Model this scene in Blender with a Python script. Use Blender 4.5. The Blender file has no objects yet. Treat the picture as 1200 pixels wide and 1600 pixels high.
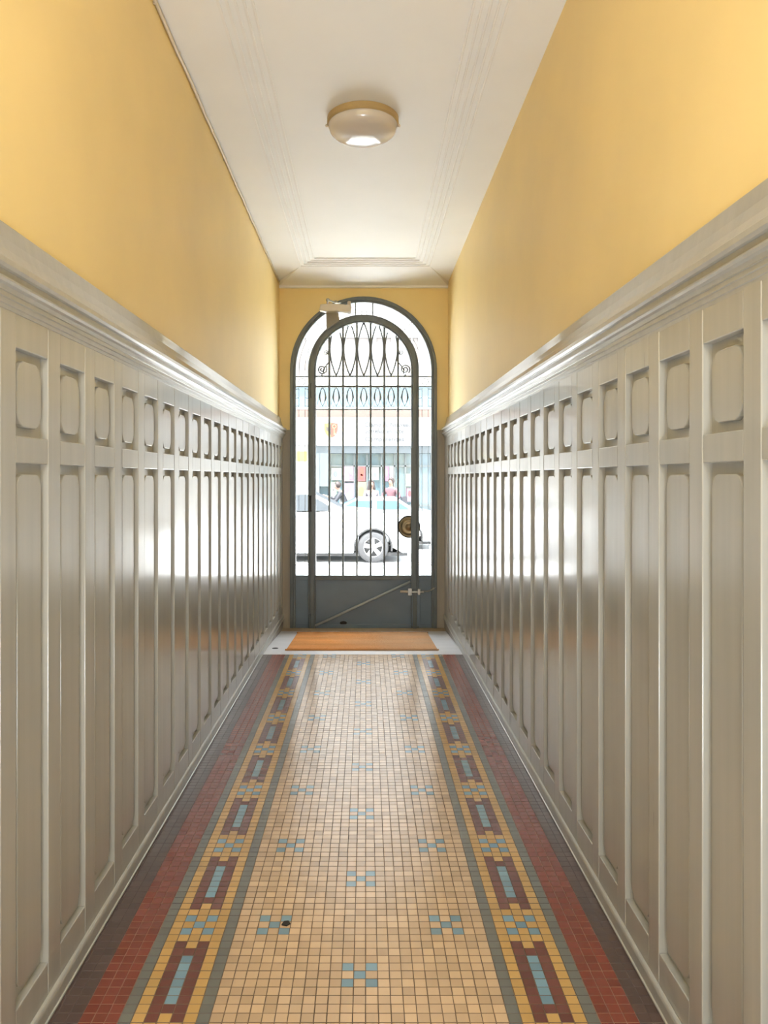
import bpy, bmesh, math, random
from mathutils import Vector, Matrix
random.seed(7)
PI = math.pi
D = bpy.data
SC = bpy.context.scene
COL = SC.collection

# ------------------------------------------------------------------ camera
F = 1164.0            # focal length in pixels of the 1200x1600 frame
CH = 1.35             # camera height
cam_d = D.cameras.new('camera'); cam = D.objects.new('camera', cam_d); COL.objects.link(cam)
cam.location = (0, 0, CH); cam.rotation_euler = (PI/2, 0, 0)
cam_d.sensor_fit = 'AUTO'; cam_d.sensor_width = 36; cam_d.lens = F/1600*36
cam_d.shift_x = (600-572)/1600; cam_d.shift_y = -(800-747)/1600
cam_d.clip_start = 0.05; cam_d.clip_end = 300
SC.camera = cam

# ------------------------------------------------------------------ world, sun, lights, exposure
SC.view_settings.view_transform = 'Standard'
SC.view_settings.look = 'None'
SC.view_settings.exposure = 2.15
SC.view_settings.gamma = 1
SC.view_settings.use_curve_mapping = False
SC.cycles.max_bounces = 14; SC.cycles.diffuse_bounces = 8; SC.cycles.glossy_bounces = 6
SC.cycles.transparent_max_bounces = 16
SC.cycles.sample_clamp_indirect = 8
SC.cycles.use_denoising = True
w = D.worlds.new('world'); SC.world = w; w.use_nodes = True
wn = w.node_tree
bgn = wn.nodes['Background']
bgn.inputs[0].default_value = (0.86, 0.93, 1.0, 1); bgn.inputs[1].default_value = 2.8
sun_d = D.lights.new('sun', 'SUN'); sun_d.energy = 7.0; sun_d.angle = 0.02; sun_d.color = (1, .96, .9)
sun = D.objects.new('sun', sun_d); COL.objects.link(sun)
sun.rotation_euler = (math.radians(25), 0, math.radians(-14)); sun.location = (0, -10, 30)

def area(name, loc, rot, sx, sy, e, color=(1, 1, 1), portal=False):
    l = D.lights.new(name, 'AREA'); l.shape = 'RECTANGLE'; l.size = sx; l.size_y = sy
    l.energy = e; l.color = color
    if portal: l.cycles.is_portal = True
    o = D.objects.new(name, l); COL.objects.link(o); o.location = loc; o.rotation_euler = rot
    return o
# sampling portal in the street door (adds no light of its own)
area('door_portal', (-.03, 7.5, 1.8), (-PI/2, 0, 0), 1.5, 2.6, 1, portal=True)
# unseen fill lights added above and behind the camera to brighten the passage
area('overhead_fill', (0, -1.15, 3.17), (math.radians(4), 0, 0), 1.1, 2.6, 38, (.88, .94, 1))
area('upward_fill', (0, -.9, .2), (math.radians(180-8), 0, 0), 1.1, 1.6, 22, (.90, .95, 1))  # out-of-view fill near the floor, added to lift the ceiling

# ------------------------------------------------------------------ materials
def nodes_of(m):
    m.use_nodes = True
    return m.node_tree.nodes, m.node_tree.links, m.node_tree.nodes['Principled BSDF']
def mat(name, col, rough=.5, metal=0.0, spec=.5, noise=None, bump=0.0, scale=(8, 8, 8), var=.08, coat=0, emis=None, rvar=0.0):
    m = D.materials.new(name); n, l, b = nodes_of(m)
    b.inputs['Base Color'].default_value = (*col, 1); b.inputs['Roughness'].default_value = rough
    b.inputs['Metallic'].default_value = metal; b.inputs['Specular IOR Level'].default_value = spec
    if coat: b.inputs['Coat Weight'].default_value = coat; b.inputs['Coat Roughness'].default_value = .12
    if emis:
        b.inputs['Emission Color'].default_value = (*emis[0], 1); b.inputs['Emission Strength'].default_value = emis[1]
    tc = n.new('ShaderNodeTexCoord'); mp = n.new('ShaderNodeMapping'); mp.inputs['Scale'].default_value = scale
    l.new(tc.outputs['Object'], mp.inputs[0])
    ns = n.new('ShaderNodeTexNoise'); ns.inputs['Scale'].default_value = 1.0; ns.inputs['Detail'].default_value = 5
    l.new(mp.outputs[0], ns.inputs['Vector'])
    mx = n.new('ShaderNodeMix'); mx.data_type = 'RGBA'
    mx.inputs[6].default_value = (*[max(0, c*(1-var)) for c in col], 1)
    mx.inputs[7].default_value = (*[min(1, c*(1+var)) for c in col], 1)
    rmp = n.new('ShaderNodeMapRange'); rmp.inputs[1].default_value = .3; rmp.inputs[2].default_value = .7
    l.new(ns.outputs['Fac'], rmp.inputs[0]); l.new(rmp.outputs[0], mx.inputs[0]); l.new(mx.outputs[2], b.inputs['Base Color'])
    if rvar:
        r2 = n.new('ShaderNodeMapRange'); r2.inputs[3].default_value = rough-rvar; r2.inputs[4].default_value = rough+rvar
        l.new(ns.outputs['Fac'], r2.inputs[0]); l.new(r2.outputs[0], b.inputs['Roughness'])
    if bump:
        bp = n.new('ShaderNodeBump'); bp.inputs['Strength'].default_value = bump; bp.inputs['Distance'].default_value = .004
        l.new(ns.outputs['Fac'], bp.inputs['Height']); l.new(bp.outputs[0], b.inputs['Normal'])
    return m

M = {}
M['yellow'] = mat('yellow_wall_paint', (.86, .67, .30), .5, spec=.6, scale=(1.6, 1.6, 1.6), var=.05, bump=.15, rvar=.04)
M['ceiling'] = mat('ceiling_paint', (.84, .86, .88), .6, scale=(2, 2, 2), var=.02, bump=.1)
M['stucco'] = mat('moulding_white', (.83, .84, .85), .55, scale=(4, 4, 4), var=.03)
M['panel'] = mat('grey_cream_gloss_paint', (.37, .36, .318), .30, spec=.6, scale=(26, 26, 1.1), var=.07, bump=.15, rvar=.05, coat=.5)
M['casing'] = mat('greige_casing_paint', (.36, .32, .25), .45, scale=(12, 12, 1.5), var=.10, bump=.2)
M['plinth'] = mat('plinth_dirty_paint', (.30, .28, .25), .5, scale=(6, 6, 6), var=.18)
M['stone'] = mat('pale_marble', (.62, .61, .62), .42, spec=.6, scale=(3, 6, 6), var=.10, rvar=.08)
M['coir'] = mat('orange_coir', (.62, .27, .09), .95, spec=.1, scale=(2.2, 5, 5), var=.18)
M['sill'] = mat('sandstone_sill', (.45, .34, .22), .7, scale=(12, 12, 12), var=.15)
M['iron'] = mat('grey_painted_iron', (.115, .135, .14), .38, spec=.6, scale=(20, 20, 6), var=.15, bump=.1)
M['brace'] = mat('light_grey_iron', (.36, .40, .40), .35, spec=.6, scale=(9, 9, 9), var=.08)
M['sheet'] = mat('slate_grey_sheet', (.14, .19, .235), .36, spec=.6, scale=(3, 3, 5), var=.12, rvar=.06)
M['brass'] = mat('brass', (.30, .235, .14), .35, metal=1, scale=(20, 20, 20), var=.12)
M['steel'] = mat('worn_steel', (.5, .5, .47), .35, metal=.9, scale=(40, 40, 40), var=.15)
M['cream'] = mat('cream_enamel', (.62, .55, .44), .4, scale=(20, 20, 20), var=.06)
M['taupe'] = mat('taupe_enamel', (.24, .215, .17), .5, scale=(20, 20, 20), var=.06)
M['opal'] = mat('opal_glass', (.62, .585, .55), .16, spec=.8, scale=(3, 3, 3), var=.02, coat=.6)
M['ring'] = mat('tan_ring', (.46, .34, .16), .45, scale=(6, 6, 6), var=.06)
M['dark'] = mat('dark_rust', (.03, .025, .02), .8, scale=(9, 9, 9), var=.2)
M['rubber'] = mat('tyre_rubber', (.03, .03, .032), .8, scale=(9, 9, 9), var=.1)
M['alloy'] = mat('alloy_silver', (.16, .16, .17), .45, metal=.0, scale=(9, 9, 9), var=.05)
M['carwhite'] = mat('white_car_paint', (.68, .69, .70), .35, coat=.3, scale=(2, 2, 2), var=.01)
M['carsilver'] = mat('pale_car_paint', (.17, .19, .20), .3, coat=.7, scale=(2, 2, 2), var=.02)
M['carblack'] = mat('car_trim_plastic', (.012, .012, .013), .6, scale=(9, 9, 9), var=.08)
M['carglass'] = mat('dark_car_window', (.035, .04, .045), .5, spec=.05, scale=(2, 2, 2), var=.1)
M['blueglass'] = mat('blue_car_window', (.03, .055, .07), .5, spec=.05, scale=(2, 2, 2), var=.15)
M['asphalt'] = mat('pale_asphalt', (.5, .5, .5), .8, scale=(5, 5, 5), var=.1)
M['pave'] = mat('pale_paving', (.78, .78, .77), .7, scale=(4, 4, 4), var=.06)
M['kerb'] = mat('kerb_stone', (.55, .54, .51), .7, scale=(6, 6, 6), var=.08)
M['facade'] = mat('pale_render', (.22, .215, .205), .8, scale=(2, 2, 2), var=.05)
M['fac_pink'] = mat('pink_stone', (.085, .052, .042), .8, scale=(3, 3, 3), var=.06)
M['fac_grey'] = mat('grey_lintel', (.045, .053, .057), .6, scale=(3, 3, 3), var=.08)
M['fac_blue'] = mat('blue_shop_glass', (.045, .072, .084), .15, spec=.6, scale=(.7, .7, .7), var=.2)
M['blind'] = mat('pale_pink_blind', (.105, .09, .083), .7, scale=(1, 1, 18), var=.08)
M['signwhite'] = mat('white_sign_enamel', (.17, .17, .17), .4, scale=(2, 2, 2), var=.02)
M['letter'] = mat('grey_lettering', (.035, .036, .038), .6, scale=(2, 2, 2), var=.02)
M['shield_y'] = mat('shield_yellow', (.13, .10, .012), .5, scale=(9, 9, 9), var=.1)
M['shield_r'] = mat('shield_red', (.13, .02, .009), .5, scale=(9, 9, 9), var=.1)
def flat(name, col): M[name] = mat(name, col, .6, scale=(6, 6, 6), var=.12)
flat('p_red', (0.123, 0.016, 0.017)); flat('p_peach', (0.132, 0.088, 0.041)); flat('p_yellow', (0.123, 0.112, 0.024))
flat('p_pink', (0.114, 0.052, 0.082)); flat('p_purple', (0.066, 0.046, 0.093)); flat('p_white', (0.141, 0.148, 0.145))
flat('p_green', (0.060, 0.098, 0.066)); flat('p_blue', (0.050, 0.084, 0.168)); flat('p_hotpink', (0.113, 0.035, 0.061)); flat('mull', (0.040, 0.046, 0.046))
flat('skin', (0.147, 0.084, 0.059)); flat('hair_dark', (.014, .007, .006)); flat('jacket_dark', (.009, .010, .015)); flat('jeans', (0.008, 0.014, 0.030))
flat('top_pale', (0.101, 0.091, 0.101)); flat('top_pink', (0.063, 0.025, 0.032)); flat('bag_white', (0.189, 0.189, 0.189)); flat('cloth_maroon', (0.046, 0.017, 0.019))
flat('sign_yellow', (0.139, 0.106, 0.020)); flat('shoe', (.03, .03, .03)); flat('crate_lilac', (.28, .24, .42))

def wear_coir():
    m = M['coir']; n, l, b = nodes_of(m)
    src = b.inputs['Base Color'].links[0].from_socket
    tc = n.new('ShaderNodeTexCoord'); sx = n.new('ShaderNodeSeparateXYZ'); l.new(tc.outputs['Object'], sx.inputs[0])
    ns = n.new('ShaderNodeTexNoise'); ns.inputs['Scale'].default_value = 2.5; l.new(tc.outputs['Object'], ns.inputs['Vector'])
    ad = n.new('ShaderNodeMath'); ad.operation = 'ADD'; l.new(sx.outputs[0], ad.inputs[0]); l.new(ns.outputs['Fac'], ad.inputs[1])
    mr = n.new('ShaderNodeMapRange'); mr.inputs[1].default_value = .2; mr.inputs[2].default_value = 1.15; mr.inputs[4].default_value = .8; l.new(ad.outputs[0], mr.inputs[0])
    mx = n.new('ShaderNodeMix'); mx.data_type = 'RGBA'; mx.inputs[7].default_value = (.50, .36, .24, 1)
    l.new(mr.outputs[0], mx.inputs[0]); l.new(src, mx.inputs[6]); l.new(mx.outputs[2], b.inputs['Base Color'])
wear_coir()

def glass_mat(name, tint=(1, 1, 1)):
    m = D.materials.new(name); m.use_nodes = True; n = m.node_tree.nodes; l = m.node_tree.links
    n.clear(); out = n.new('ShaderNodeOutputMaterial'); t = n.new('ShaderNodeBsdfTransparent'); t.inputs[0].default_value = (*tint, 1)
    g = n.new('ShaderNodeBsdfGlossy'); g.inputs['Roughness'].default_value = .03
    f = n.new('ShaderNodeFresnel'); f.inputs[0].default_value = 1.12; mx = n.new('ShaderNodeMixShader')
    l.new(f.outputs[0], mx.inputs[0]); l.new(t.outputs[0], mx.inputs[1]); l.new(g.outputs[0], mx.inputs[2]); l.new(mx.outputs[0], out.inputs[0])
    return m
M['glass'] = glass_mat('door_glass', (.97, .98, .98))

def tile_mat(name, col, rough=.22, var=.12):
    """colour varies tile by tile through a face attribute"""
    m = D.materials.new(name); n, l, b = nodes_of(m)
    at = n.new('ShaderNodeAttribute'); at.attribute_name = 'tile_tone'; at.attribute_type = 'GEOMETRY'
    cr = n.new('ShaderNodeMix'); cr.data_type = 'RGBA'
    cr.inputs[6].default_value = (*[c*(1-var) for c in col], 1); cr.inputs[7].default_value = (*[min(1, c*(1+var)) for c in col], 1)
    l.new(at.outputs['Fac'], cr.inputs[0])
    tc = n.new('ShaderNodeTexCoord'); ns = n.new('ShaderNodeTexNoise'); ns.inputs['Scale'].default_value = 1.6; ns.inputs['Detail'].default_value = 6
    l.new(tc.outputs['Object'], ns.inputs['Vector'])
    dm = n.new('ShaderNodeMix'); dm.data_type = 'RGBA'; dm.blend_type = 'MULTIPLY'; dm.inputs[0].default_value = .35
    l.new(cr.outputs[2], dm.inputs[6]); l.new(ns.outputs['Color'], dm.inputs[7])
    mr = n.new('ShaderNodeMapRange'); mr.inputs[1].default_value = .35; mr.inputs[2].default_value = .65; mr.inputs[3].default_value = .86; mr.inputs[4].default_value = 1.0
    l.new(ns.outputs['Fac'], mr.inputs[0])
    hs = n.new('ShaderNodeHueSaturation'); l.new(cr.outputs[2], hs.inputs['Color']); l.new(mr.outputs[0], hs.inputs['Value'])
    l.new(hs.outputs[0], b.inputs['Base Color'])
    n.remove(dm)
    b.inputs['Roughness'].default_value = rough; b.inputs['Specular IOR Level'].default_value = .7
    b.inputs['Coat Weight'].default_value = .15; b.inputs['Coat Roughness'].default_value = .2
    return m
TM = {'C': tile_mat('tile_cream', (.62, .43, .255), .2, .13), 'Y': tile_mat('tile_yellow', (.60, .36, .115), .2, .09),
      'B': tile_mat('tile_blue', (.20, .33, .40), .2, .15), 'M': tile_mat('tile_maroon', (.165, .05, .036), .24, .12),
      'R': tile_mat('tile_red', (.21, .042, .024), .25, .14), 'G': tile_mat('tile_grey', (.17, .17, .145), .25, .07),
      'K': tile_mat('tile_dark', (.085, .05, .042), .3, .16)}
M['grout_dark'] = mat('grout_brown', (.16, .10, .055), .8, scale=(3, 3, 3), var=.3)
M['grout_red'] = mat('grout_rusty', (.27, .12, .07), .8, scale=(3, 3, 3), var=.2)
M['grout_grey'] = mat('grout_greyish', (.11, .085, .075), .8, scale=(3, 3, 3), var=.2)

# ------------------------------------------------------------------ mesh helpers
class MB:
    def __init__(s): s.bm = bmesh.new(); s.mi = 0
    def face(s, vs):
        try:
            f = s.bm.faces.new(vs); f.material_index = s.mi; return f
        except ValueError: return None
    def box(s, x0, x1, y0, y1, z0, z1):
        x0, x1 = sorted((x0, x1)); y0, y1 = sorted((y0, y1)); z0, z1 = sorted((z0, z1))
        v = [s.bm.verts.new(p) for p in ((x0, y0, z0), (x1, y0, z0), (x1, y1, z0), (x0, y1, z0), (x0, y0, z1), (x1, y0, z1), (x1, y1, z1), (x0, y1, z1))]
        for q in ((0, 3, 2, 1), (4, 5, 6, 7), (0, 1, 5, 4), (1, 2, 6, 5), (2, 3, 7, 6), (3, 0, 4, 7)): s.face([v[i] for i in q])
        return s
    def prism(s, pts, f0, f1):
        """pts: 2-D outline; f0/f1 map (u,v) to 3-D at both ends"""
        a = [s.bm.verts.new(f0(*p)) for p in pts]; b = [s.bm.verts.new(f1(*p)) for p in pts]
        n = len(pts)
        s.face(a[::-1]); s.face(b)
        for i in range(n): s.face([a[i], a[(i+1) % n], b[(i+1) % n], b[i]])
        return s
    def prism_y(s, pts, y0, y1): return s.prism(pts, lambda u, v: (u, y0, v), lambda u, v: (u, y1, v))
    def prism_x(s, pts, x0, x1): return s.prism(pts, lambda u, v: (x0, u, v), lambda u, v: (x1, u, v))
    def prism_z(s, pts, z0, z1): return s.prism(pts, lambda u, v: (u, v, z0), lambda u, v: (u, v, z1))
    def band(s, outer, inner, y0, y1):
        """open band between two outlines of equal length in the xz plane"""
        n = len(outer)
        A = [s.bm.verts.new((p[0], y0, p[1])) for p in outer]; B = [s.bm.verts.new((p[0], y0, p[1])) for p in inner]
        C = [s.bm.verts.new((p[0], y1, p[1])) for p in outer]; E = [s.bm.verts.new((p[0], y1, p[1])) for p in inner]
        for i in range(n-1):
            s.face([A[i], B[i], B[i+1], A[i+1]]); s.face([C[i], C[i+1], E[i+1], E[i]])
            s.face([A[i], A[i+1], C[i+1], C[i]]); s.face([B[i], E[i], E[i+1], B[i+1]])
        s.face([A[0], C[0], E[0], B[0]]); s.face([A[-1], B[-1], E[-1], C[-1]])
        return s
    def tube(s, pts, r, n=8, closed=False, flat=1.0):
        pts = [Vector(p) for p in pts]; N = len(pts); rings = []
        rr = r if hasattr(r, '__len__') else [r]*N
        up = None
        for i, p in enumerate(pts):
            if closed: t = pts[(i+1) % N]-pts[i-1]
            else: t = pts[min(i+1, N-1)]-pts[max(i-1, 0)]
            if t.length < 1e-9: t = Vector((0, 0, 1))
            t.normalize()
            if up is None: up = Vector((0, 1, 0)) if abs(t.y) < .9 else Vector((1, 0, 0))
            a = t.cross(up)
            if a.length < 1e-6: a = t.orthogonal()
            a.normalize(); b = a.cross(t).normalized(); up = b
            rings.append([s.bm.verts.new(p+a*math.cos(2*PI*k/n)*rr[i]+b*math.sin(2*PI*k/n)*rr[i]*flat) for k in range(n)])
        for i in range(N if closed else N-1):
            A = rings[i]; B = rings[(i+1) % N]
            for k in range(n): s.face([A[k], A[(k+1) % n], B[(k+1) % n], B[k]])
        if not closed: s.face(rings[0][::-1]); s.face(rings[-1])
        return s
    def lathe(s, prof, c=(0, 0, 0), axis='z', n=48, cap=False):
        """prof: (radius, height) list"""
        rings = []
        for r, h in prof:
            ring = []
            for k in range(n):
                a = 2*PI*k/n; u, v = r*math.cos(a), r*math.sin(a)
                p = {'z': (u, v, h), 'y': (u, h, v), 'x': (h, u, v)}[axis]
                ring.append(s.bm.verts.new(Vector(c)+Vector(p)))
            rings.append(ring)
        for A, B in zip(rings, rings[1:]):
            for k in range(n): s.face([A[k], A[(k+1) % n], B[(k+1) % n], B[k]])
        if cap: s.face(rings[0][::-1]); s.face(rings[-1])
        return s
    def ball(s, c, r, sc=(1, 1, 1), seg=14):
        m = Matrix.Translation(c) @ Matrix.Diagonal((r*sc[0], r*sc[1], r*sc[2], 1))
        bmesh.ops.create_uvsphere(s.bm, u_segments=seg, v_segments=max(6, seg//2), radius=1, matrix=m)
        return s
    def build(s, name, m, parent=None, bevel=0, smooth=False, seg=2, loc=None, weld=True):
        if weld: bmesh.ops.remove_doubles(s.bm, verts=s.bm.verts, dist=1e-6)
        bmesh.ops.recalc_face_normals(s.bm, faces=s.bm.faces)
        me = D.meshes.new(name); s.bm.to_mesh(me); s.bm.free()
        for mm in (m if isinstance(m, (list, tuple)) else [m]): me.materials.append(M[mm] if isinstance(mm, str) else mm)
        o = D.objects.new(name, me); COL.objects.link(o)
        if parent: o.parent = parent
        if loc: o.location = loc
        if smooth:
            for p in me.polygons: p.use_smooth = True
        if bevel:
            b = o.modifiers.new('bevel', 'BEVEL'); b.width = bevel; b.segments = seg; b.limit_method = 'ANGLE'; b.angle_limit = math.radians(35)
            if smooth: b.harden_normals = False
        return o

def tag(o, label=None, cat=None, group=None, kind=None):
    if label: o['label'] = label
    if cat: o['category'] = cat
    if group: o['group'] = group
    if kind: o['kind'] = kind
    return o
def empty(name, loc=(0, 0, 0), rz=0):
    o = D.objects.new(name, None); COL.objects.link(o); o.location = loc; o.rotation_euler = (0, 0, rz); o.empty_display_size = .1
    return o
def P(px, py, Y): return ((px-572)*Y/F, Y, CH+(747-py)*Y/F)
def X(px, Y): return (px-572)*Y/F
def Z(py, Y): return CH+(747-py)*Y/F

# ------------------------------------------------------------------ dimensions of the passage
XL, XR = -.832, .800       # painted wall planes
SL, SR = -.800, .768       # stile faces of the panelling
YF = 7.15                  # face of the street wall
YB = -4.5
ZC = CH+1.873              # ceiling
YM = 5.69                  # end of the mosaic
DROP = .098
SR = .752; XR = .786
def wall_box(name, b, m, label, kind='structure', **k):
    o = MB().box(*b).build(name, m, **k); tag(o, label, 'wall', kind=kind); return o
wall_box('wall_left', (XL-.2, XL, YB, YF+.3, -.25, ZC+.15), 'yellow', 'left side wall, yellow paint above the panelling')
wall_box('wall_right', (XR, XR+.2, YB, YF+.3, -.25, ZC+.15), 'yellow', 'right side wall, yellow paint above the panelling')
wall_box('wall_back', (XL-.2, XR+.2, YB-.2, YB, -.25, ZC+.15), 'yellow', 'rear wall of the passage behind the viewer')

# ceiling with fillet mouldings and the sloped end border
ce = MB().box(XL-.2, XR+.2, YB, YF+.3, ZC, ZC+.15).build('ceiling', 'ceiling')
tag(ce, 'off-white flat ceiling of the passage', 'ceiling', kind='structure')
mb = MB()
offs = [0, .034, .068, .102, .136]
for i, o_ in enumerate(offs):
    xl = -.440-o_; xr = .420+o_; ye = 6.335+o_*1.75
    wd = .010; dp = .007
    mb.box(xl-wd, xl, YB, ye, ZC-dp, ZC+.01); mb.box(xr, xr+wd, YB, ye, ZC-dp, ZC+.01)
    mb.box(xl-wd, xr+wd, ye, ye+wd*1.6, ZC-dp, ZC+.01)
o = mb.build('trim_1', 'stucco', bevel=.0025); tag(o, 'thin parallel plaster fillets framing the ceiling', 'moulding', kind='structure')
mb = MB()
ya = 6.60; xa, xb = -.590, .570
v = [mb.bm.verts.new(p) for p in ((xa, ya, ZC-.0005), (xb, ya, ZC-.0005), (XL+.002, YF-.06, ZC-.0005), (XR-.002, YF-.06, ZC-.0005),
                                  (XL+.002, YF-.03, ZC-.036), (XR-.002, YF-.03, ZC-.036))]
mb.face([v[0], v[1], v[5], v[4]]); mb.face([v[0], v[4], v[2]]); mb.face([v[1], v[3], v[5]])
mb.face([v[0], v[2], v[3], v[1]]); mb.face([v[2], v[4], v[5], v[3]])
mb.box(XL+.001, XR-.001, YF-.035, YF-.001, ZC-.052, ZC-.0005)
o = mb.build('trim_2', 'stucco'); tag(o, 'sloping plaster cornice across the ceiling above the street door', 'cornice', kind='structure')

# ------------------------------------------------------------------ floor: every mosaic tile is real
T = .0324; XC = -.0175; G = .0013
def tile_code(c, r):
    a = abs(c)
    if a <= 11:
        rc = (r-62) % 15; rs = (r-69) % 15
        if a <= 1 and rc in (14, 0, 1): return 'B' if ((rc == 0) == (a == 0)) else 'C'
        d = a-8
        if abs(d) <= 1 and rs in (14, 0, 1): return 'B' if ((rs == 0) == (d == 0)) else 'C'
        return 'C'
    if a == 12 or a == 18: return 'G'
    if a in (13, 17): return 'Y'
    if a in (14, 15, 16):
        q = (r-57) % 15
        if q < 10:
            if a == 15: return 'Y' if q in (0, 9) else ('M' if q in (1, 8) else 'B')
            return 'M'
        q -= 10
        if q in (0, 4): return 'Y'
        return 'B' if ((q == 2) == (a == 15)) else 'Y'
    if a in (19, 20, 21): return 'R'
    return 'K'
codes = list('CYBMRGK')
rng = random.Random(3)
bm = bmesh.new(); lay = bm.faces.layers.float.new('tile_tone')
r0, r1 = -50, 175
tones = []
for r in range(r0, r1+1):
    y0 = r*T
    jit = math.sin(r*.7)*.0004
    for c in range(-24, 25):
        x0 = XC+(c-.5)*T
        if x0+T < SL+.003 or x0 > SR-.003: continue
        k = tile_code(c, r)
        if k == 'C' and rng.random() < .012: tone = -.9
        else: tone = rng.random()
        g = G*(.8+.5*rng.random())*(.62 if k in 'KGMB' else 1)
        xa_, xb_ = x0+g/2+rng.uniform(-.0004, .0004), x0+T-g/2+rng.uniform(-.0004, .0004)
        ya_, yb_ = y0+g/2+jit, y0+T-g/2+jit
        h = rng.uniform(-.00025, .00025); t1, t2 = rng.uniform(-.00006, .00006), rng.uniform(-.00006, .00006)
        e = .0006
        top = [bm.verts.new(p) for p in ((xa_+e, ya_+e, h-t1-t2), (xb_-e, ya_+e, h+t1-t2), (xb_-e, yb_-e, h+t1+t2), (xa_+e, yb_-e, h-t1+t2))]
        bot = [bm.verts.new(p) for p in ((xa_, ya_, -.0013), (xb_, ya_, -.0013), (xb_, yb_, -.0013), (xa_, yb_, -.0013))]
        fs = [bm.faces.new(top)]
        for i in range(4): fs.append(bm.faces.new((bot[i], bot[(i+1) % 4], top[(i+1) % 4], top[i])))
        for f in fs: f.material_index = (8 if k == 'R' else 9 if k in 'KG' else 7); f[lay] = tone
        fs[0].material_index = codes.index(k)
# grout beds
def quad(xs0, xs1, y0, y1, z, mi):
    f = bm.faces.new([bm.verts.new(p) for p in ((xs0, y0, z), (xs1, y0, z), (xs1, y1, z), (xs0, y1, z))]); f.material_index = mi
ye = (r1+1)*T
W = [(-24.5, -21.5, 9), (-21.5, -18.5, 8), (-18.5, -11.5, 7), (-11.5, 11.5, 7), (11.5, 18.5, 7), (18.5, 21.5, 8), (21.5, 24.5, 9)]
for a, b, mi in W: quad(max(SL-.03, XC+a*T), min(SR+.03, XC+b*T), r0*T-.02, ye, -.0011, mi)
me = D.meshes.new('floor'); bm.to_mesh(me); bm.free()
for c in codes: me.materials.append(TM[c])
for g_ in ('grout_dark', 'grout_red', 'grout_grey'): me.materials.append(M[g_])
fl = D.objects.new('floor', me); COL.objects.link(fl)
tag(fl, 'mosaic tile floor with cream field and coloured borders', 'floor', kind='structure')
o = MB().box(XL-.2, XR+.2, YB-.2, ye, -.25, -.004).build('floor_bed', 'grout_grey'); tag(o, 'concrete bed below the mosaic tiles', 'floor', kind='structure')
def RZ(y): return -DROP*max(0, y-ye-.10)/(YF-ye-.10)
mb = MB().prism_x([(ye, -.25), (YF+.4, -.25), (YF+.4, RZ(YF)), (YF, RZ(YF)), (ye+.10, 0), (ye, 0)], XL-.01, XR+.01)
o = mb.build('floor_stone', 'stone'); tag(o, 'pale marble slab ramp between the mosaic and the street door', 'floor', kind='structure')
o = MB().box(XL+.02, XR-.02, YF-.20, YF+.32, RZ(YF)-.02, RZ(YF)+.012)
o = o.build('trim_3', 'sill', bevel=.003); tag(o, 'sandstone door sill strip behind the doormat', 'sill', kind='structure')

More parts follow.
